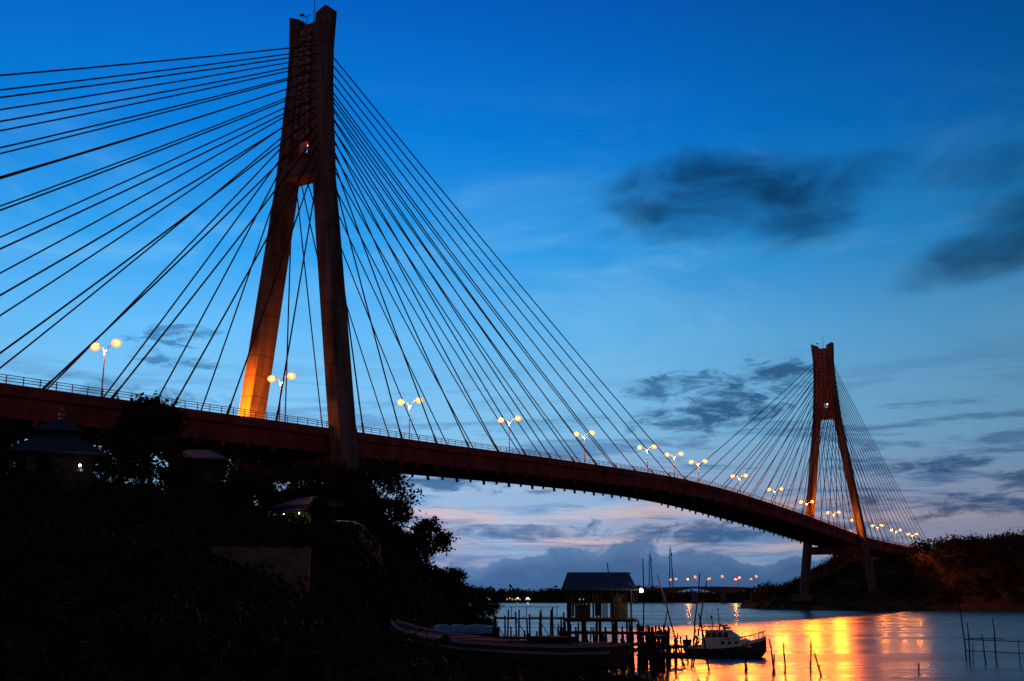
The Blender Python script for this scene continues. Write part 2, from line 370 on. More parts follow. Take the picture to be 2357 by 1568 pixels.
# bridge frame
BX,BY=-40.3,201.0; dX,dY=.529,.849; nX,nY=.849,-.529
RB=Matrix.Rotation(math.atan2(dY,dX),3,'Z')
def B(t,s,z): return (BX+dX*t+nX*s,BY+dY*t+nY*s,z)
cs=[]; cnt=0
while cnt<1400:
    x=random.uniform(98,420); y=random.uniform(455,760)
    d=float(dopp(x,y))
    if d<10: continue
    rx,ry=x-BX,y-BY; tt=rx*dX+ry*dY; s_=rx*nX+ry*nY
    if abs(s_)<20 and tt<395: continue
    if abs(s_)<15: continue
    if x>185 and d<40 and random.random()<.8: continue
    h=random.uniform(3.5,8.5); z=float(hopp(x,y)); r=h*.42
    cs.append(np.array([x,y,z+h*.5])+rng.normal(size=(64,3))*np.array([r*.6,r*.6,h*.22])); cnt+=1
me=leaf_mesh('woodland',np.concatenate(cs),.75,leafw); o=bpy.data.objects.new('woodland',me); COL.objects.link(o); o['kind']='stuff'; o['label']='mass of trees covering the opposite hill'; o['category']='woodland'
cs=[]; cnt=0
while cnt<450:
    x=random.uniform(110,300); y=random.uniform(462,560); d=float(dopp(x,y))
    if d<9: continue
    r=random.uniform(.8,1.8); cs.append(np.array([x,y,float(hopp(x,y))+r*.4])+rng.normal(size=(20,3))*np.array([r,r,r*.4])); cnt+=1
me=leaf_mesh('embankment_scrub',np.concatenate(cs),.6,leafw); o=bpy.data.objects.new('embankment_scrub',me); COL.objects.link(o); o['kind']='stuff'; o['label']='low scrub on the opposite embankment'; o['category']='scrub'
cs=[]
for i in range(1300):
    x=random.uniform(-250,420); y=random.uniform(1015,1100); z=float(hfar(x,y)); h=random.uniform(3,7)
    cs.append(np.array([x,y,z+h*.3])+rng.normal(size=(16,3))*np.array([4,2,h*.35]))
me=leaf_mesh('distant_woodland',np.concatenate(cs),2.0,leafm); o=bpy.data.objects.new('distant_woodland',me); COL.objects.link(o); o['kind']='stuff'; o['label']='low far-off wood along the horizon'; o['category']='woodland'

# ---------------------------------------------------------------- bridge
tp=[-260,-190,-146,-66,-3,30,80,134,165,202,272,357,426,520,640]
zp=[26,28.3,29.9,32.5,34.7,35.8,37.7,39.3,39.6,39.0,36.2,31.8,30.4,29.6,29]
def zd(t):
    i=max(0,min(len(tp)-2,int(np.searchsorted(tp,t))-1))
    def sl(k):
        if k<=0: return (zp[1]-zp[0])/(tp[1]-tp[0])
        if k>=len(tp)-1: return (zp[-1]-zp[-2])/(tp[-1]-tp[-2])
        return (zp[k+1]-zp[k-1])/(tp[k+1]-tp[k-1])
    h=tp[i+1]-tp[i]; u=(t-tp[i])/h
    return ((2*u**3-3*u**2+1)*zp[i]+(u**3-2*u**2+u)*h*sl(i)+(-2*u**3+3*u**2)*zp[i+1]+(u**3-u**2)*h*sl(i+1))
BR=thing('cable_stayed_bridge',B(0,0,0),'concrete cable-stayed road bridge with two tall pylons spanning the strait','bridge')
TS=list(np.arange(-230,561,5))
prof=[(-10.4,0),(-10.4,-1.0),(-9.9,-1.25),(-9.7,-3.9),(-8.2,-4.1),(8.2,-4.1),(9.7,-3.9),(9.9,-1.25),(10.4,-1.0),(10.4,0)]
girder=MB(); girder.loft([[B(t,s,zd(t)+z) for s,z in prof] for t in TS])
mb=MB(); mb.loft([[B(t,s,zd(t)+z) for s,z in ((-9.2,.03),(9.2,.03),(9.2,-.1),(-9.2,-.1))] for t in TS]); mb.obj('road_surface',asphalt,BR)
mb=MB(); mb.loft([[B(t,s,zd(t)+z) for s,z in ((-.5,-.02),(-.35,.5),(.35,.5),(.5,-.02))] for t in TS]); mb.obj('median_kerb',conc_grey,BR)
for sd in (-1,1):
    mb=MB(); mb.loft([[B(t,sd*s,zd(t)+z) for s,z in ((9.95,.002),(9.95,.45),(10.35,.45),(10.35,.002))] for t in TS])
    mb.obj('parapet_kerb',concrete_d,BR)
    mb=MB()
    for k in range(len(TS)-1):
        for zz in (.85,1.25,1.6): mb.beam(B(TS[k],sd*10.15,zd(TS[k])+zz),B(TS[k+1],sd*10.15,zd(TS[k+1])+zz),.09,.09)
    for t in np.arange(-175,520,2.5): mb.beam(B(t,sd*10.15,zd(t)+.4),B(t,sd*10.15,zd(t)+1.6),.12,.12)
    mb.obj('railing',railm,BR)
TOP=120.6
OUT=[(TOP,4.95),(112.5,4.5),(105,4.65),(97,5.25),(91,5.7),(85,6.15),(34.5,13.2),(0,18.0)]
def outer(z): return float(np.interp(-z,[-a for a,b in OUT],[b for a,b in OUT]))
def tower(t0,zf):
    TW=sub('tower',BR)
    def half(z): return float(np.interp(z,[0,34,85,122],[2.75,2.35,2.1,1.8]))
    zs=[TOP,116.5,112.5,109,105,101,97,91,85,72,60,47,34.5,20,zf]
    for sd in (1,-1):
        mb=MB(); rings=[]
        for z in zs:
            o_=outer(z); wd=2.75 if z>=85 else 2.9; i_=o_-wd; h=half(z); c=.22
            zi=z-(1.1 if z==TOP else 0)
            rings.append([B(t0-h+c,sd*i_,zi),B(t0-h,sd*(i_+c),zi),B(t0-h,sd*(o_-c),z),B(t0-h+c,sd*o_,z),B(t0+h-c,sd*o_,z),B(t0+h,sd*(o_-c),z),B(t0+h,sd*(i_+c),zi),B(t0+h-c,sd*i_,zi)])
        mb.loft(rings); mb.obj('leg',concrete,TW)
    mb=MB(); r=[]
    for z in (85.0,86.2,88.5):
        i_=outer(z)-2.3; h=half(z)-.12; r.append([B(t0-h,-i_,z),B(t0-h,i_,z),B(t0+h,i_,z),B(t0+h,-i_,z)])
    mb.loft(r); mb.obj('crossbeam',concrete,TW)
    mb=MB()
    def slab(z0,z1,s0=None,s1=None,h=1.0):
        rr=[]
        for z in (z0,z1):
            i_=outer(z)-2.5; a=-i_ if s0 is None else s0; b_=i_ if s1 is None else s1
            rr.append([B(t0-h,a,z),B(t0-h,b_,z),B(t0+h,b_,z),B(t0+h,a,z)])
        mb.loft(rr)
    slab(88.5,90.2); slab(90.2,92.6,None,-1.15); slab(90.2,92.6,1.15,None)
    zz=[92.6,97,101,105,109,112.5,118.2]
    for a,b_ in zip(zz[:-1],zz[1:]): slab(a,b_)
    mb.obj('anchorage_wall',concrete_d,TW)
    for k in range(14):
        z=94.3+k*1.68
        for fs in (-1,1):
            for sd in (-1,1):
                s0=sd*(outer(z)-3.1)*.68
                mb=MB(); mb.box(B(t0+fs*1.45,s0,z),(.9,.7,.75),RB)
                mb.cyl(B(t0+fs*1.5,s0,z-.35),B(t0+fs*2.2,s0,z-.75),.2,.2,6)
                mb.obj('anchor_block',conc_pale,TW)
    mb=MB()
    for fs in (-1,1):
        for s0 in (-.3,.3): mb.beam(B(t0+fs*1.75,s0,88.6),B(t0+fs*1.75,s0,118.5),.08,.08)
        for k in range(50): mb.beam(B(t0+fs*1.75,-.3,89+k*.58),B(t0+fs*1.75,.3,89+k*.58),.06,.06)
        for z in (93.2,100.5,107.5,114):
            mb.beam(B(t0+fs*2.0,-1.2,z),B(t0+fs*2.0,1.2,z),.9,.08); mb.beam(B(t0+fs*2.4,-1.2,z+1),B(t0+fs*2.4,1.2,z+1),.06,.06)
            for s0 in (-1.2,0,1.2): mb.beam(B(t0+fs*2.4,s0,z),B(t0+fs*2.4,s0,z+1),.06,.06)
    mb.obj('ladder',steel,TW)
    mb=MB()
    mb.cyl(B(t0,.3,118.1),B(t0,.3,125),.12,.05,6); mb.cyl(B(t0,-2.5,119),B(t0,-2.5,121.4),.07,.04,6); mb.beam(B(t0-.6,-2.9,121),B(t0-.6,-2,121),.5,.3)
    mb.beam(B(t0,-1.6,118.1),B(t0,-1.6,120.9),.1,.1); mb.beam(B(t0,-2.4,120.8),B(t0,-.6,120.8),.1,.1)
    mb.obj('antenna_mast',cablem,TW)
    z1=zd(t0)-4.6; mb=MB(); r=[]
    for z in (z1-3.4,z1):
        i_=outer(z)-2.6; r.append([B(t0-1.9,-i_,z),B(t0-1.9,i_,z),B(t0+1.9,i_,z),B(t0+1.9,-i_,z)])
    mb.loft(r); mb.obj('deck_support_beam',concrete_d,TW)
    for s0 in (-7,7):
        mb=MB(); mb.box(B(t0,s0,z1+.3),(1.6,1.6,.58),RB); mb.obj('bearing_block',concrete_d,TW)
    for sd in (-1,1):
        mb=MB(); o_=outer(zf)-1.4; mb.box(B(t0,sd*o_,zf-1.2),(9,9,3.2),RB); mb.obj('pile_cap',conc_grey,TW)
    mb=MB(); mb.ball(B(t0-.2,.55,92.0),.22); mb.obj('work_light',glow('work_light_glass',(.8,.9,1),6),TW)
    mb=MB(); zc=38.2; cs_=-(outer(zc)-1.45); hh=half(zc)+.02
    for i in range(20):
        a0=2*math.pi*i/20; a1=2*math.pi*(i+1)/20
        for rr in (1.05,.6): mb.beam(B(t0-hh,cs_+rr*math.cos(a0),zc+rr*math.sin(a0)),B(t0-hh,cs_+rr*math.cos(a1),zc+rr*math.sin(a1)),.08,.1)
    mb.obj('round_emblem',concrete,TW)
    return TW
tower(0,9.5); tower(350,6.5)
main=[8+11.7*i for i in range(14)]; side=[15+11.15*i for i in range(14)]
spare=MB()
for t0,dirm in ((0,1),(350,-1)):
    for sd in (1,-1):
        for which in (0,1):
            for i in range(14):
                off=(main[i]*dirm) if which==0 else (-side[i]*dirm)
                ta=t0+off; za=87.5+25*(i/13.0)**.95
                sa=sd*(outer(za)-1.35); sg=1 if off>0 else -1
                p0=Vector(B(t0+sg*1.2,sa,za)); p1=Vector(B(ta,sd*9.95,zd(ta)+.2))
                L_=(p1-p0).length; pts=[]
                for k in range(7):
                    u=k/6; q_=p0.lerp(p1,u); q_.z-= 4*u*(1-u)*L_*.006; pts.append(q_)
                tgt=spare if (t0==350 and which==1 and sd==-1 and i>=2) else MB()
                tgt.path(pts,[.14]*7,6); tgt.cyl(pts[6],pts[6].lerp(pts[0],2.2/L_),.24,.2,8)
                if tgt is not spare: tgt.obj('stay_cable',cablem,BR)
                girder.cyl(B(ta,sd*9.6,zd(ta)-3.7),B(ta+sg*.35,sd*9.6,zd(ta)-4.75),.38,.34,8)
                tm=ta+5.7*sg; girder.cyl(B(tm,sd*9.4,zd(tm)-3.8),B(tm,sd*9.4,zd(tm)-4.5),.3,.3,6)
o=spare.obj('stay_cable_bundle',cablem,BR); o['kind']='stuff'
girder.obj('deck_girder',concrete_d,BR)
for t in (-150,-190,-228,505):
    mb=MB()
    for s0 in (-6,6): mb.cyl(B(t,s0,-3),B(t,s0,zd(t)-4.6),1.3,1.2,12)
    mb.beam(B(t,-9,zd(t)-5),B(t,9,zd(t)-5),2.4,1.6)
    mb.obj('approach_pier',conc_grey,BR)
def aim(o,frm,to):
    o.location=frm; o.rotation_euler=(Vector(to)-Vector(frm)).to_track_quat('-Z','Y').to_euler()
for t0,en_,sl_ in ((0,85000,-1),(350,26000,-1),(350,12000,1)):
    p0=B(t0-14,sl_*8.6,zd(t0)+.8)
    FL=thing('floodlight',p0,'low sodium floodlight on the deck aimed at a pylon leg','floodlight','floodlights at the pylon legs')
    mb=MB(); mb.box((p0[0],p0[1],p0[2]-.1),(.7,.5,.5),RB); mb.beam((p0[0],p0[1],p0[2]-.8),(p0[0],p0[1],p0[2]-.3),.12,.12); mb.obj('housing',steel,FL)
    s=bpy.data.lights.new('flood_beam','SPOT'); s.energy=en_; s.color=(1,.215,.008); s.spot_size=math.radians(92); s.spot_blend=.9; s.shadow_soft_size=.3
    l=bpy.data.objects.new('flood_beam',s); COL.objects.link(l); aim(l,B(t0-13.4,sl_*8.8,zd(t0)+2.0),B(t0-2.4,sl_*11.3,zd(t0)+4.6))

# ---------------------------------------------------------------- street lamps
rotB=math.atan2(nY,nX)
SL=thing('street_lamp',(0,0,0),'tall twin-armed sodium street lamp glowing orange on the bridge','street lamp','lamps along the bridge')
mb=MB(); mb.cyl((0,0,-.3),(0,0,.5),.24,.2,10); mb.path([(0,0,.4),(0,0,5),(0,0,8.2)],[.14,.11,.085],10); mb.obj('pole',steel,SL)
for sd in (-1,1):
    mb=MB(); pts=[(0,0,8.1),(sd*.25,0,9.0),(sd*.8,0,9.75),(sd*1.6,0,10.1),(sd*2.1,0,10.15)]; mb.path(pts,[.08,.07,.06,.055,.05],8); mb.obj('arm',steel,SL)
    mb=MB(); mb.ball((sd*2.5,0,10.5),.42,12,6,(1.2,.6,.34)); mb.obj('lamp_head',steel,SL,smooth=True)
    mb=MB(); mb.ball((sd*2.52,0,10.0),.72,16,10,(1.0,1.0,.9)); mb.obj('lamp_glass',sodium,SL,smooth=True)
register(SL)
lp=[-81.5,-42.5,-4,35,75,113.5,153.8,174,193.7,232,271,311,350,389,428,467,506]
def spot(e):
    s=bpy.data.lights.new('lamp_beam','SPOT'); s.energy=e; s.color=(1,.26,.03); s.spot_size=math.radians(148); s.spot_blend=.25; s.shadow_soft_size=.45; return s
pts_={}
def pnt(e):
    if e not in pts_:
        s=bpy.data.lights.new('lamp_spill','POINT'); s.energy=e; s.color=(1,.215,.010); s.shadow_soft_size=.8; pts_[e]=s
    return pts_[e]
spN=spot(11000)
thr=bpy.data.lights.new('water_fill_spot','SPOT'); thr.energy=150000; thr.color=(1,.15,.004); thr.spot_size=math.radians(64); thr.spot_blend=.8; thr.shadow_soft_size=.8  # added spot beyond the lamps' own light, strengthens the orange reflection on the water
def en(t):
    if t<20: return 1500
    if t<300: return 5000
    if t<400: return 7500
    return 17000
first=True
for t in lp:
    loc=B(t,0,zd(t)+.45)
    o=SL if first else copy_thing(SL,loc,rotB)
    if first: SL.location=loc; SL.rotation_euler=(0,0,rotB); first=False
    l=bpy.data.objects.new('lamp_beam',spN); COL.objects.link(l); l.parent=o; l.location=(0,0,9.2)
    l=bpy.data.objects.new('lamp_spill',pnt(en(t))); COL.objects.link(l); l.parent=o; l.location=(0,0,11.2)
    if 150<t<360:
        l=bpy.data.objects.new('water_fill_spot',thr); COL.objects.link(l); aim(l,B(t,0,zd(t)+11.9),(45,190,0))

# ---------------------------------------------------------------- distant bridge and lamps, radio masts
DB=thing('arched_road_bridge',(150,955,0),'pale low arched concrete road bridge across the strait','bridge')
mb=MB(); r=[]
for x in np.arange(95,262,2.5):
    z=11.4+2.4*math.exp(-((x-165)/60)**2); dep=1.6+3.8*abs(math.sin((x-155)/50*math.pi))**2 if 130<x<205 else 2.2
    r.append([(x,950,z),(x,962,z),(x,962,z-dep),(x,950,z-dep)])
mb.loft(r); mb.obj('deck_girder',conc_grey,DB)
for x in (105,130,155,180,205,230,250):
    mb=MB(); mb.box((x,956,3.5),(3.5,9,13)); mb.obj('pier',conc_grey,DB)
DL=thing('highway_lamp',(0,0,0),'small orange street lamp on the far low bridge','street lamp','lamps along the far bridge')
mb=MB(); mb.cyl((0,0,-1),(0,0,6.6),.16,.1,6); mb.path([(0,0,6.5),(.6,0,7.1),(1.3,0,7.2)],[.1,.08,.08],6); mb.obj('pole',steel,DL)
mb=MB(); mb.ball((1.3,0,7.1),.95,10,6); mb.obj('lamp_glass',sodium_s,DL)
register(DL); first=True
for x,dz,sc in ((134,-1,.8),(141,-.5,1),(149,.3,.8),(158,.2,1.15),(166,.6,.8),(170,0,1),(181,.3,1.2),(190,.4,.8),(193,.0,1.1),(203,.2,.9),(207,.3,1.2)):
    loc=(x,956,13.4+dz)
    if first: DL.location=loc; first=False
    else: copy_thing(DL,loc,random.choice((0,math.pi)),(sc,sc,sc))
dl=bpy.data.lights.new('far_bridge_glow','POINT'); dl.energy=12000; dl.color=(1,.26,.03); dl.shadow_soft_size=1
for x in (150,190):
    l=bpy.data.objects.new('far_bridge_glow',dl); COL.objects.link(l); l.location=(x,956,20.5)
for x,h in ((125,38),(143.5,43)):
    RM=thing('radio_mast',(x,1010,2),'slim steel lattice radio mast on the low shore','radio mast','lattice radio masts')
    mb=MB(); nseg=12
    for k in range(nseg):
        z0=2+(h+3)*k/nseg; z1=2+(h+3)*(k+1)/nseg; w0=1.9*(1-k/nseg)+.4; w1=1.9*(1-(k+1)/nseg)+.4
        c0=[(x+a*w0,1010+b*w0,z0) for a,b in ((-1,-1),(1,-1),(1,1),(-1,1))]; c1=[(x+a*w1,1010+b*w1,z1) for a,b in ((-1,-1),(1,-1),(1,1),(-1,1))]
        for i in range(4): mb.beam(c0[i],c1[i],.34,.34); mb.beam(c0[i],c1[(i+1)%4],.2,.2); mb.beam(c1[i],c1[(i+1)%4],.2,.2)
    mb.cyl((x,1010,5+h),(x,1010,9+h),.2,.12,6); mb.obj('lattice',cablem,RM)
    for xx,zz_ in ((x+1.1,h-.5),(x-1.1,h-2.8)):
        mb=MB(); mb.cyl((xx,1009,zz_-1.5),(xx,1009,zz_+1.5),.4,.4,8); mb.obj('antenna_panel',steel,RM)
def far_house(x,y,z,w_,bulb,lab):
    H=thing('waterside_house',(x,y,z),lab,'house','lit houses on the far shore')
    mb=MB(); mb.box((x,y,z+1.6),(w_,5,3.2)); mb.obj('wall',wallm,H)
    mb=MB(); mb.loft([[(x-w_/2-.5,y-3,z+3.21),(x-w_/2-.5,y,z+4.8),(x-w_/2-.5,y+3,z+3.21)],[(x+w_/2+.5,y-3,z+3.21),(x+w_/2+.5,y,z+4.8),(x+w_/2+.5,y+3,z+3.21)]]); mb.obj('roof',roofm,H)
    for k in range(2):
        mb=MB(); mb.box((x-w_/4+k*w_/2,y-2.55,z+1.8),(1.2,.12,1.2)); mb.obj('window',warmwin,H)
    mb=MB(); mb.ball((x,y-3.2,z+2.8),.55); mb.obj('porch_lamp',bulb,H)
for x,bulb in ((-28,coolbulb),(-22,sodium_s),(5,greenbulb),(-2,sodium_s),(14,coolbulb),(62,sodium_s),(96,sodium_s)):
    far_house(x,1003,1.2,random.uniform(6,10),bulb,'small far waterside house with a lit lamp')

# ---------------------------------------------------------------- hillside buildings
def boxh(mb,c,d,a): mb.box(c,d,Matrix.Rotation(a,3,'Z'))
def rotp(cx,cy,a,x,y,z): return (cx+math.cos(a)*x-math.sin(a)*y,cy+math.sin(a)*x+math.cos(a)*y,z)
cx,cy,a=-47.4,114,.35; g0=gz(cx,cy)
PH=thing('prayer_hall',(cx,cy,g0),'small prayer hall with tiered blue roof and ornate finial','prayer hall')
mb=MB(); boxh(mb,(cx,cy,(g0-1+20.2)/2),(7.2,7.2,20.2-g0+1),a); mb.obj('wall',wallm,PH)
mb=MB()
def pyr(mb,w0,w1,z0,z1):
    r=[]
    for w_,z in ((w0,z0-.15),(w0,z0),(w1,z1)): r.append([rotp(cx,cy,a,x*w_,y*w_,z) for x,y in ((-1,-1),(1,-1),(1,1),(-1,1))])
    mb.loft(r)
pyr(mb,4.7,1.7,20.2,22.2); pyr(mb,2.3,.35,22.8,24.0); mb.obj('roof',roofb,PH)
mb=MB(); boxh(mb,(cx,cy,22.45),(3.2,3.2,.9),a); mb.obj('clerestory',wallm,PH)
mb=MB(); mb.cyl((cx,cy,23.9),(cx,cy,24.3),.3,.22,10); mb.ball((cx,cy,24.5),.34); mb.cyl((cx,cy,24.7),(cx,cy,25.7),.09,.03,8); mb.ball((cx,cy,25.1),.16); mb.obj('finial',steel,PH,smooth=True)
for k in (-2.2,0,2.2):
    mb=MB(); p_=rotp(cx,cy,a,k,-3.62,18.9); boxh(mb,p_,(1.0,.12,1.3),a); mb.obj('window',glassm,PH)
def house(cx,cy,a,w_,d_,zb,ze,zr,label,rm=roofm,name='hillside_house',win=warmwin,nw=2):
    H=thing(name,(cx,cy,zb),label,'house')
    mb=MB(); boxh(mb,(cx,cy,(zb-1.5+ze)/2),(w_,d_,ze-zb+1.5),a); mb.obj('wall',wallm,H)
    mb=MB(); e=.7
    r=[[rotp(cx,cy,a,x*(w_/2+e),y*(d_/2+e),z) for x,y in ((-1,-1),(1,-1),(1,1),(-1,1))] for z in (ze+.002,ze+.15)]
    r.append([rotp(cx,cy,a,x*(w_/2-d_*.38),y*.08,zr) for x,y in ((-1,-1),(1,-1),(1,1),(-1,1))]); mb.loft(r); mb.obj('roof',rm,H)
    for k in range(nw):
        x=-w_/2+w_*(k+.5)/nw; W_=sub('window',H)
        mb=MB(); boxh(mb,rotp(cx,cy,a,x,-d_/2-.03,zb+(ze-zb)*.6),(.9,.1,.9),a); mb.obj('pane',win,W_)
        mb=MB(); boxh(mb,rotp(cx,cy,a,x,-d_/2-.06,zb+(ze-zb)*.6-.52),(1.1,.16,.08),a); mb.obj('sill',conc_grey,W_)
    mb=MB(); boxh(mb,rotp(cx,cy,a,w_/2-.8,-d_/2-.04,zb+1),(.9,.1,2),a); mb.obj('door',wood,H)
    return H
house(-39,136,.15,6.4,5,gz(-39,136),22.2,23.7,'hip roofed hillside house with pale metal roof',win=glassm)
cx,cy,a=-25.5,137,-.85
H=house(cx,cy,a,8,3.6,gz(cx,cy)+.2,16.6,17.9,'long low house with a lit open verandah',win=glassm,nw=3)
for k in range(8):
    mb=MB(); mb.beam(rotp(cx,cy,a,-1+k*1.05,-4.0,12.6),rotp(cx,cy,a,-1+k*1.05,-4.0,15.8),.12,.12); mb.obj('verandah_post',wood_l,H)
mb=MB(); mb.beam(rotp(cx,cy,a,-1.3,-4,14.0),rotp(cx,cy,a,6.6,-4,14.0),.08,.08); mb.beam(rotp(cx,cy,a,-1.3,-4,15.8),rotp(cx,cy,a,6.6,-4,15.8),.1,.14); mb.obj('verandah_rail',wood_l,H)
mb=MB(); mb.add([rotp(cx,cy,a,-1.5,-2.0,16.5),rotp(cx,cy,a,6.8,-2.0,16.5),rotp(cx,cy,a,6.8,-4.5,15.8),rotp(cx,cy,a,-1.5,-4.5,15.8)],[(0,1,2,3)]); mb.obj('awning',roofm,H)
for q_ in ((4.2,.11),(.5,.1)):
    mb=MB(); mb.ball(rotp(cx,cy,a,q_[0],-3.4,15.6),q_[1]); mb.obj('porch_lamp',coolbulb,H)
pv=bpy.data.lights.new('porch_light','POINT'); pv.energy=110; pv.color=(1,.72,.3); pv.shadow_soft_size=.2
l=bpy.data.objects.new('porch_light',pv); COL.objects.link(l); l.location=rotp(cx,cy,a,3.5,-3.3,15.2)
for (x,y,z) in ((-33.5,128.5,18.9),(-43.2,109.5,18.6),(-41.5,128,20.6)):
    YL=thing('yard_lamp',(x,y,z-3),'small white bulb on a post beside a hillside house','lamp')
    mb=MB(); mb.cyl((x,y,z-4),(x,y,z),.06,.05,6); mb.obj('pole',wood,YL)
    mb=MB(); mb.ball((x,y-.1,z+.1),.12); mb.obj('bulb',coolbulb,YL)
ST=thing('hillside_stairway',(-19.5,131,10),'steep concrete stairway with metal handrail down the slope','stairway')
mb=MB(); rail=MB()
for k in range(26):
    u=k/25; x=-22.5+7*u; y=134-6*u; z=gz(x,y)+.35; mb.box((x,y,z-.3),(1.3,1.3,.7))
    if k%4==0: rail.beam((x+.6,y-.5,z),(x+.6,y-.5,z+1.1),.06,.06)
    if k%4==0 and k>0: rail.beam(pr,(x+.6,y-.5,z+1.1),.06,.06)
    if k%4==0: pr=(x+.6,y-.5,z+1.1)
mb.obj('steps',conc_grey,ST); rail.obj('handrail',steel,ST)
RW=thing('retaining_wall',(-22,97,4),'mouldering concrete retaining wall set into the overgrown slope','wall')
mb=MB()
g4=gz(-21.5,95); mb.box((-21.5,95,g4+.4),(8.5,.6,4.2),Matrix.Rotation(.12,3,'Z'))
for k in range(5): mb.box((-25.3+k*1.9,94.5+k*.22,g4+.4),(.35,.5,4.4),Matrix.Rotation(.12,3,'Z'))
mb.obj('wall_face',conc_grey,RW)

# ---------------------------------------------------------------- stilt hut and jetty
HT=thing('stilt_hut',(7.6,100,0),'timber hut with tin roof standing on tall stilts over the water','hut')
for x in np.linspace(5.0,10.4,5):
    for y in (98,100,102):
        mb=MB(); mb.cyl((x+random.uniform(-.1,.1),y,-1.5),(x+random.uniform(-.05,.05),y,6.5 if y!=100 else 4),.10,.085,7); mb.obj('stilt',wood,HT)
mb=MB()
for k in range(22): mb.box((4.7+k*.285,100,4.05+random.uniform(-.02,.02)),(.25,5.0,.08))
for y in (98,102): mb.beam((4.6,y,3.9),(11,y,3.9),.12,.18)
mb.obj('platform',wood_l,HT)
mb=MB()
for x in np.linspace(5.1,9.9,30):
    if 6.9<x<7.7 or random.random()<.15: continue
    mb.box((x,97.95,4.75+random.uniform(-.06,.06)),(.12,.04,1.2+random.uniform(-.1,.5)))
for x in np.linspace(5.1,10.3,24):
    if 6.2<x<6.9 or 8.2<x<9.6 or random.random()<.15: continue
    mb.box((x,102.05,5.2),(.17,.04,2.0+random.uniform(-.2,.2)))
for y in np.linspace(98.1,101.9,18):
    if 99.3<y<100.5: continue
    mb.box((5.0,y,5.2),(.04,.165,2.2))
mb.obj('wall',wood_l,HT)
mb=MB()
for x in np.linspace(5.0,10.4,5): mb.beam((x,97.9,5.4),(x+.01,97.9,6.6),.09,.09)
mb.beam((4.9,97.88,5.42),(10.5,97.88,5.42),.08,.08); mb.beam((4.6,97.6,6.52),(10.9,97.6,6.52),.1,.12); mb.beam((4.6,102.4,6.52),(10.9,102.4,6.52),.1,.12); mb.beam((4.9,100,7.95),(10.6,100,7.95),.1,.12)
for x in (5,7.7,10.4):
    mb.beam((x,97.6,6.55),(x,100,7.95),.07,.1); mb.beam((x,102.4,6.55),(x,100,7.95),.07,.1)
mb.obj('frame',wood,HT)
mb=MB()
for sgn in (-1,1):
    mb.loft([[(4.5,100+sgn*3.0,6.5),(4.95,100,8.0),(4.95,100,8.06),(4.5,100+sgn*3.0,6.56)],[(10.85,100+sgn*3.0,6.5),(10.4,100,8.0),(10.4,100,8.06),(10.85,100+sgn*3.0,6.56)]])
mb.obj('roof',roofm,HT)
mb=MB(); mb.ball((11.15,96.8,6.45),.17,12,8); mb.obj('lamp_bulb',coolbulb,HT)
mb=MB(); mb.cyl((11.15,96.8,6.6),(10.7,97.8,6.75),.04,.04,5); mb.obj('lamp_bracket',wood,HT)
for c_,d_ in (((9.4,99,4.9),(1,.8,1.6)),((6.3,101,4.6),(1.3,.8,1.1))):
    mb=MB(); mb.box(c_,d_); mb.box((c_[0],c_[1],c_[2]+d_[2]/2+.05),(d_[0]+.1,d_[1]+.1,.08)); mb.obj('storage_box',wood,HT)
hl=bpy.data.lights.new('hut_light','POINT'); hl.energy=230; hl.color=(1,.88,.7); hl.shadow_soft_size=.15
l=bpy.data.objects.new('hut_light',hl); COL.objects.link(l); l.location=(11.9,96.4,6.4)
JT=thing('wooden_jetty',(4,98,0),'rickety timber jetty on many thin leaning piles','jetty')
def walk(x0,y0,x1,y1,z,wd,sp=1.4,zb=-1.5):
    SEC=sub('walkway',JT); plank=MB(); brace=MB(); piles=MB()
    L_=math.hypot(x1-x0,y1-y0); n=int(L_/sp)+1; ux,uy=(x1-x0)/L_,(y1-y0)/L_; px,py=-uy,ux
    last=None
    for k in range(n+1):
        u=k/n; x=x0+(x1-x0)*u; y=y0+(y1-y0)*u; row=[]
        for sg in (-1,1):
            j=random.uniform(-.18,.18); ph=random.uniform(-.1,.9)
            piles.cyl((x+px*sg*wd/2+j,y+py*sg*wd/2+j,zb),(x+px*sg*wd/2-j*.6,y+py*sg*wd/2,z+ph),.095,.07,6); row.append((x+px*sg*wd/2,y+py*sg*wd/2,z-.12))
        brace.beam(row[0],row[1],.08,.1)
        if last:
            for q_ in (0,1): brace.beam(last[q_],row[q_],.08,.1)
            if random.random()<.6: brace.beam((last[0][0],last[0][1],z-.2),(row[0][0],row[0][1],max(.2,z-1.8)),.05,.07)
            if random.random()<.5: brace.beam((last[0][0],last[0][1],max(.3,z-2.0)),(row[0][0],row[0][1],max(.3,z-1.9)),.05,.07)
        last=row
    m_=int(L_/.3)
    for k in range(m_):
        if random.random()<.1: continue
        u=(k+.5)/m_; R=Matrix.Rotation(math.atan2(uy,ux)+random.uniform(-.04,.04),3,'Z'); plank.box((x0+(x1-x0)*u,y0+(y1-y0)*u,z+.0+random.uniform(-.015,.015)),(.26,wd+.1+random.uniform(-.1,.2),.06),R)
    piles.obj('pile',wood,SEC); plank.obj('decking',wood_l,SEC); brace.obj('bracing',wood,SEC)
walk(-1.5,101,4.5,100,4.15,1.3,1.1)
walk(4.0,96,13.0,94.5,3.05,1.6,.8)
walk(4.4,92,12.0,91,2.3,1.6,.8)
walk(11.6,99,11.8,90,2.9,1.2,1.2)
walk(9.5,95,15.5,104,1.6,1.2,1.3)
walk(-2.0,97,4.4,95,2.6,1.2,1.2)
mb=MB()
for k in range(5): mb.beam((-1.4+k*1.35,100.35,4.2),(-1.4+k*1.35,100.35,5.1),.06,.06)
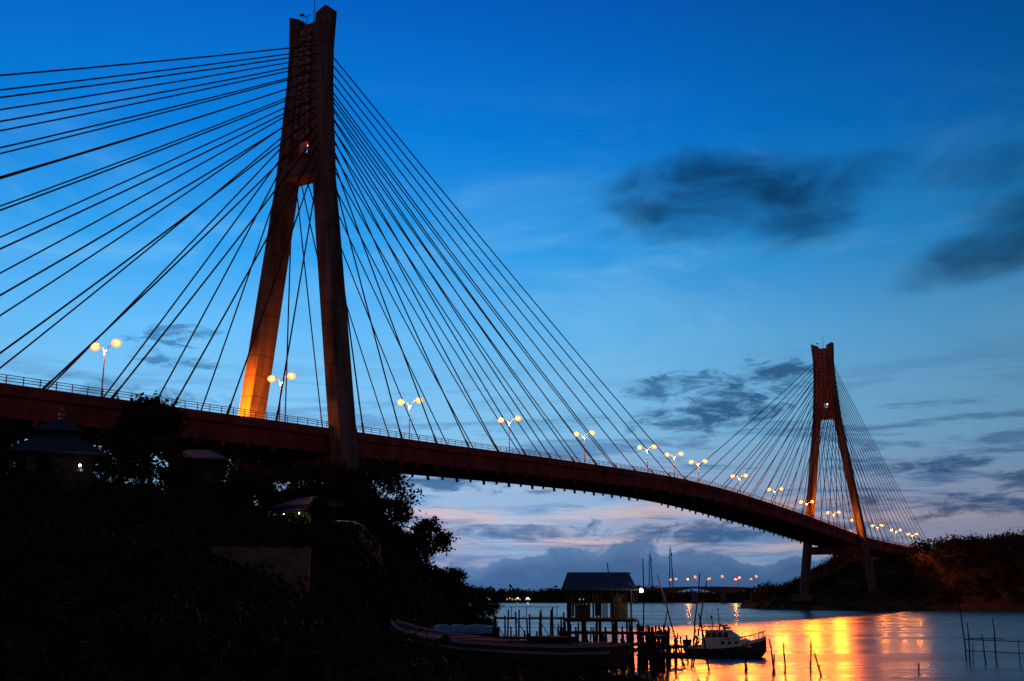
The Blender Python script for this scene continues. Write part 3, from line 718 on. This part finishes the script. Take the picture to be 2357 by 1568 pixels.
mb.beam((-1.4,100.35,5.05),(4.2,99.4,5.05),.05,.05); mb.obj('handrail',wood,JT)

def stake(x,y,top,lean=0,leany=0,r=.07,lab='thin weathered wooden mooring stake standing in the water'):
    S=MB(); r0=random.Random(int(x*77+y*13)); pts=[]
    for k in range(6):
        u=k/5; pts.append((lean*(u-1)*1.0+r0.uniform(-.06,.06),leany*(u-1),(-2)+(top+2)*u))
    S.path(pts,[r,r*.95,r*.9,r*.85,r*.75,r*.6],6)
    o=S.obj('mooring_stake',wood); o.location=(x,y,0); o['label']=lab; o['category']='stake'; o['group']='stakes standing in the shallows'
def W(u,D): return (u-1178)/2616.0*D
stk=[(1485,104,9.4,.1),(1402,101,8.9,-1.0),(1518,98,7.8,-2.6),(1540,98,5.0,1.6),(1617,97,7.9,1.3),(1632,99,7.4,1.9),(1612,92,4.6,-.9),(1527,92,3.0,.2),(1535,88,1.9,0),(1550,89,2.3,-.3),(1560,95,3.0,.4),
     (1507,90,3.1,.1),(1498,87,2.6,-.2),(1487,92,3.6,0),(1720,92,2.4,.5),(1712,93,2.2,-.2),(1773,90,2.7,-.4),(1780,88,1.6,.3),(1803,90,2.4,0),(1866,89,2.7,.2),(1872,88,1.9,-1.0),(2111,89,.9,0),(2216,110,6.0,-.4),(2232,104,3.6,0),(2262,104,2.6,-.3),(2292,108,4.0,.2),(1470,84,3.0,.1),(1448,86,3.2,.1),(1430,84,2.9,-.2),(1405,82,2.8,.1),(1385,86,3.2,.2),
     (1360,90,3.6,.1),(1345,88,3.1,-.2),(1330,92,3.8,.3),(1300,93,3.9,-.2),(1315,95,3.7,.1),(1455,92,3.6,.2),(1480,95,3.4,-.3),(1420,90,3.5,.2),(1395,91,3.6,-.1)]
for u,D,tp_,ln in stk: stake(W(u,D),D,tp_,ln,random.uniform(-.3,.3),.085 if D<95 else .075)
FT=thing('fish_trap_frame',(44.5,104,0),'skeletal bamboo fish trap frame in the shallows','fish trap')
mb=MB()
for k in range(4): mb.cyl((42+k*1.8,104-k*.8,-1.5),(42+k*1.8+random.uniform(-.25,.25),104-k*.8,random.uniform(1.4,3.0)),.05,.035,6)
for z in (1.0,2.0): mb.cyl((41.6,104.2,z+.1),(48.6,101,z-.1),.045,.045,6)
mb.cyl((42,104,2.2),(47,108,2.0),.045,.045,6); mb.obj('frame',wood,FT)

# ---------------------------------------------------------------- boats
def hull_mesh(mb,st,P):
    rings=[]
    for x,bw,zk,zdk in st:
        rings.append([P(x,-bw,zdk),P(x,-bw*.93,zk+(zdk-zk)*.5),P(x,-bw*.62,zk+(zdk-zk)*.12),P(x,0,zk),P(x,bw*.62,zk+(zdk-zk)*.12),P(x,bw*.93,zk+(zdk-zk)*.5),P(x,bw,zdk)])
    mb.loft(rings)
bx,by,ba=21.8,116.0,-.55
def P(x,y,z):
    k=.86; return (bx+k*(math.cos(ba)*x-math.sin(ba)*y),by+k*(math.sin(ba)*x+math.cos(ba)*y),z*1.0)
RA=Matrix.Rotation(ba,3,'Z')
BT=thing('motor_boat',(bx,by,0),'navy and white patrol launch moored on the calm water','boat')
st=[(-4.6,1.25,-.5,.95),(-2.5,1.4,-.6,.95),(0,1.45,-.6,1.05),(2,1.3,-.55,1.25),(3.4,.9,-.4,1.5),(4.4,.42,-.05,1.75),(5.0,.08,.6,1.95)]
mb=MB(); hull_mesh(mb,st,P); mb.obj('hull',darkp,BT)
for sd in (-1,1):
    mb=MB()
    for (x0,b0,_,z0),(x1,b1,_,z1) in zip(st[:-1],st[1:]):
        mb.loft([[P(x0,sd*(b0+.02),z0-.22),P(x0,sd*(b0+.07),z0+.06),P(x0,sd*(b0-.06),z0+.1)],[P(x1,sd*(b1+.02),z1-.22),P(x1,sd*(b1+.07),z1+.06),P(x1,sd*(b1-.06),z1+.1)]])
    mb.obj('gunwale',whitep,BT)
def cab(mb,x0,x1,w0,z0,z1,rake0,rake1,w1):
    mb.loft([[P(x0,-w0,z0),P(x1,-w0,z0),P(x1,w0,z0),P(x0,w0,z0)],[P(x0+rake0,-w1,z1),P(x1-rake1,-w1,z1),P(x1-rake1,w1,z1),P(x0+rake0,w1,z1)]])
mb=MB(); cab(mb,-2.6,3.6,1.05,1.0,1.75,.0,1.2,1.0); cab(mb,-2.2,1.9,1.0,1.752,2.5,.1,1.3,.85); mb.obj('cabin',whitep,BT)
mb=MB(); mb.loft([[P(-3.4,-1.05,2.51),P(.75,-1.0,2.51),P(.75,1.0,2.51),P(-3.4,1.05,2.51)],[P(-3.3,-.95,2.62),P(.5,-.9,2.62),P(.5,.9,2.62),P(-3.3,.95,2.62)]])
for y in (-.95,.95): mb.cyl(P(-3.3,y,1.0),P(-3.3,y,2.51),.04,.04,6)
mb.obj('cabin_roof',whitep,BT)
for sd in (-1,1):
    for k in range(4):
        x=-2.0+k*.72; mb=MB()
        mb.add([P(x,sd*1.01,1.88),P(x+.6,sd*1.01,1.88),P(x+.56,sd*.905,2.4),P(x+.04,sd*.905,2.4)],[(0,1,2,3)]); mb.obj('window',glassm,BT)
    for k in range(3):
        mb=MB(); x=-.2+k*.85; mb.add([P(x,sd*1.06,1.22),P(x+.55,sd*1.06,1.22),P(x+.5,sd*1.03,1.52),P(x+.05,sd*1.03,1.52)],[(0,1,2,3)]); mb.obj('window',glassm,BT)
for k in (-1,1):
    mb=MB(); mb.add([P(1.80,k*.06,1.84),P(1.80,k*.9,1.84),P(.80,k*.78,2.42),P(.80,k*.06,2.42)],[(0,1,2,3)]); mb.obj('windscreen',glassm,BT)
mb=MB(); mb.cyl(P(-.6,0,2.6),P(-.75,0,4.6),.06,.03,8); mb.beam(P(-.65,-.7,3.7),P(-.65,.7,3.7),.06,.06); mb.cyl(P(-.1,0,3.0),P(-.1,0,3.16),.42,.42,14); mb.cyl(P(-.1,0,2.6),P(-.1,0,3.0),.1,.1,6)
for y in (-.7,.7): mb.cyl(P(-1.6,y,2.6),P(-1.9,y,4.2),.025,.015,5)
mb.cyl(P(-1.5,0,2.6),P(-1.6,0,3.8),.05,.04,6); mb.ball(P(-1.6,0,3.85),.16)
mb.obj('mast',steel,BT)
mb=MB()
for y in (-.85,.85):
    mb.cyl(P(-3.1,y,2.95),P(.4,y,2.95),.03,.03,5)
    for x in (-3.1,-2.2,-1.3,-.4,.4): mb.cyl(P(x,y,2.6),P(x,y,2.95),.025,.025,5)
for x in (-3.1,.4): mb.cyl(P(x,-.85,2.95),P(x,.85,2.95),.03,.03,5)
mb.obj('roof_rack',steel,BT)
mb=MB(); mb.beam(P(.3,-.7,2.78),P(.3,.7,2.78),.25,.18); mb.obj('light_bar',bluep,BT)
mb=MB()
for (x0,b0,_,z0),(x1,b1,_,z1) in zip(st[2:-1],st[3:]):
    for sd in (-1,1):
        mb.cyl(P(x0,sd*b0*.95,z0+.65),P(x1,sd*b1*.95,z1+.65),.03,.03,5); mb.cyl(P(x0,sd*b0*.95,z0),P(x0,sd*b0*.95,z0+.65),.025,.025,5)
        xm,bm,zm=(x0+x1)/2,(b0+b1)/2,(z0+z1)/2; mb.cyl(P(xm,sd*bm*.95,zm),P(xm,sd*bm*.95,zm+.65),.025,.025,5)
mb.obj('bow_rail',steel,BT)
for y in (-.45,.45):
    mb=MB(); mb.box(P(-4.85,y,.9),(.45,.4,.9),RA); mb.box(P(-4.85,y,1.45),(.55,.42,.25),RA); mb.cyl(P(-4.9,y,-.4),P(-4.9,y,.5),.12,.12,6); mb.obj('outboard_engine',rubber,BT)
mb=MB()
for i in range(14):
    a0=2*math.pi*i/14;a1=2*math.pi*(i+1)/14; mb.cyl(P(-3.2+.36*math.cos(a0),-1.15,1.55+.36*math.sin(a0)),P(-3.2+.36*math.cos(a1),-1.15,1.55+.36*math.sin(a1)),.08,.08,6)
mb.obj('life_ring',rubber,BT)
mb=MB(); mb.ball(P(-.75,0,4.65),.09); mb.obj('mast_light',redp,BT)
bx2,by2=-1.4,79.0; ba2=math.atan2(-18,16.3)+math.pi
def P2(x,y,z): return (bx2+math.cos(ba2)*x-math.sin(ba2)*y,by2+math.sin(ba2)*x+math.cos(ba2)*y,z+.45)
WB=thing('wooden_cargo_boat',(bx2,by2,.8),'long dark wooden cargo boat beached on the mud','boat')
st2=[(-12,.9,1.2,2.55),(-9,1.7,.8,2.4),(-4,2.0,.6,2.35),(1,2.0,.6,2.4),(6,1.8,.75,2.65),(9.5,1.1,1.1,3.05),(11.6,.2,1.9,3.6)]
mb=MB(); hull_mesh(mb,st2,P2); mb.obj('hull',hullw,WB)
for sd in (-1,1):
    mb=MB()
    for (x0,b0,_,z0),(x1,b1,_,z1) in zip(st2[:-1],st2[1:]):
        mb.beam(P2(x0,sd*(b0+.03),z0+.05),P2(x1,sd*(b1+.03),z1+.05),.14,.2)
        mb.beam(P2(x0,sd*(b0+.03),z0-.38),P2(x1,sd*(b1+.03),z1-.38),.1,.16)
    mb.obj('gunwale',bluep,WB)
mb=MB()
for k in range(16):
    x=-9.5+k*1.15; mb.box(P2(x,0,2.5+random.uniform(0,.12)),(.9,3.1,.08),Matrix.Rotation(ba2+random.uniform(-.05,.05),3,'Z'))
mb.obj('deck_planks',wood_l,WB)
mb=MB(); mb.box(P2(-6,0,2.75),(2.6,2.0,.4),Matrix.Rotation(ba2,3,'Z')); mb.obj('hatch',wood,WB)
TB=thing('covered_boat',(-4.0,93,1.5),'small boat covered with a turquoise tarpaulin on the beach','boat')
def P3(x,y,z): return (-4.0+math.cos(-.12)*x-math.sin(-.12)*y,93+math.sin(-.12)*x+math.cos(-.12)*y,z+.5)
g3=gz(-4,93)
mb=MB(); hull_mesh(mb,[(-3,.5,g3+.7,g3+1.9),(-1,.9,g3+.0,g3+1.7),(1.2,.9,g3+.0,g3+1.7),(3,.2,g3+.9,g3+2.1)],P3); mb.obj('hull',wood,TB)
mb=MB(); r=[]
for x in np.linspace(-2.4,2.5,12):
    wv=random.uniform(-.06,.06); r.append([P3(x,-1.0,g3+1.6+wv),P3(x,-.5,g3+2.0+wv),P3(x,0,g3+2.25-wv),P3(x,.5,g3+2.0),P3(x,1.0,g3+1.6)])
mb.loft(r,closed=False,caps=False); mb.obj('tarpaulin',tarpm,TB,smooth=True)
def canoe(x,y,z,a,L_,lab,mat=wood):
    E=thing('rowing_boat',(x,y,z),lab,'boat')
    def Q(u,v,h): return (x+math.cos(a)*u-math.sin(a)*v,y+math.sin(a)*u+math.cos(a)*v,z+h)
    mb=MB(); rings=[]
    for u,bw,zk,zt in ((-.5,.12,.25,.7),(-.3,.5,.0,.52),(0,.62,-.05,.48),(.3,.5,.0,.55),(.5,.06,.3,.8)):
        rings.append([Q(u*L_,-bw,zt),Q(u*L_,-bw*.75,(zk+zt)/2-.1),Q(u*L_,0,zk),Q(u*L_,bw*.75,(zk+zt)/2-.1),Q(u*L_,bw,zt),Q(u*L_,bw*.85,zt),Q(u*L_,0,zk+.1),Q(u*L_,-bw*.85,zt)])
    mb.loft(rings); mb.obj('hull',mat,E)
    for k in (-.2,.15):
        mb=MB(); mb.box(Q(k*L_,0,.42),(.25,1.05,.05),Matrix.Rotation(a,3,'Z')); mb.obj('seat',wood_l,E)
canoe(16.6,113.5,-.05,-.1,5.0,'small dark rowing boat moored near the launch')
canoe(2.5,88,gz(2.5,88)+.3,.3,4.4,'small blue rowing boat on the mud beside the jetty',bluep)
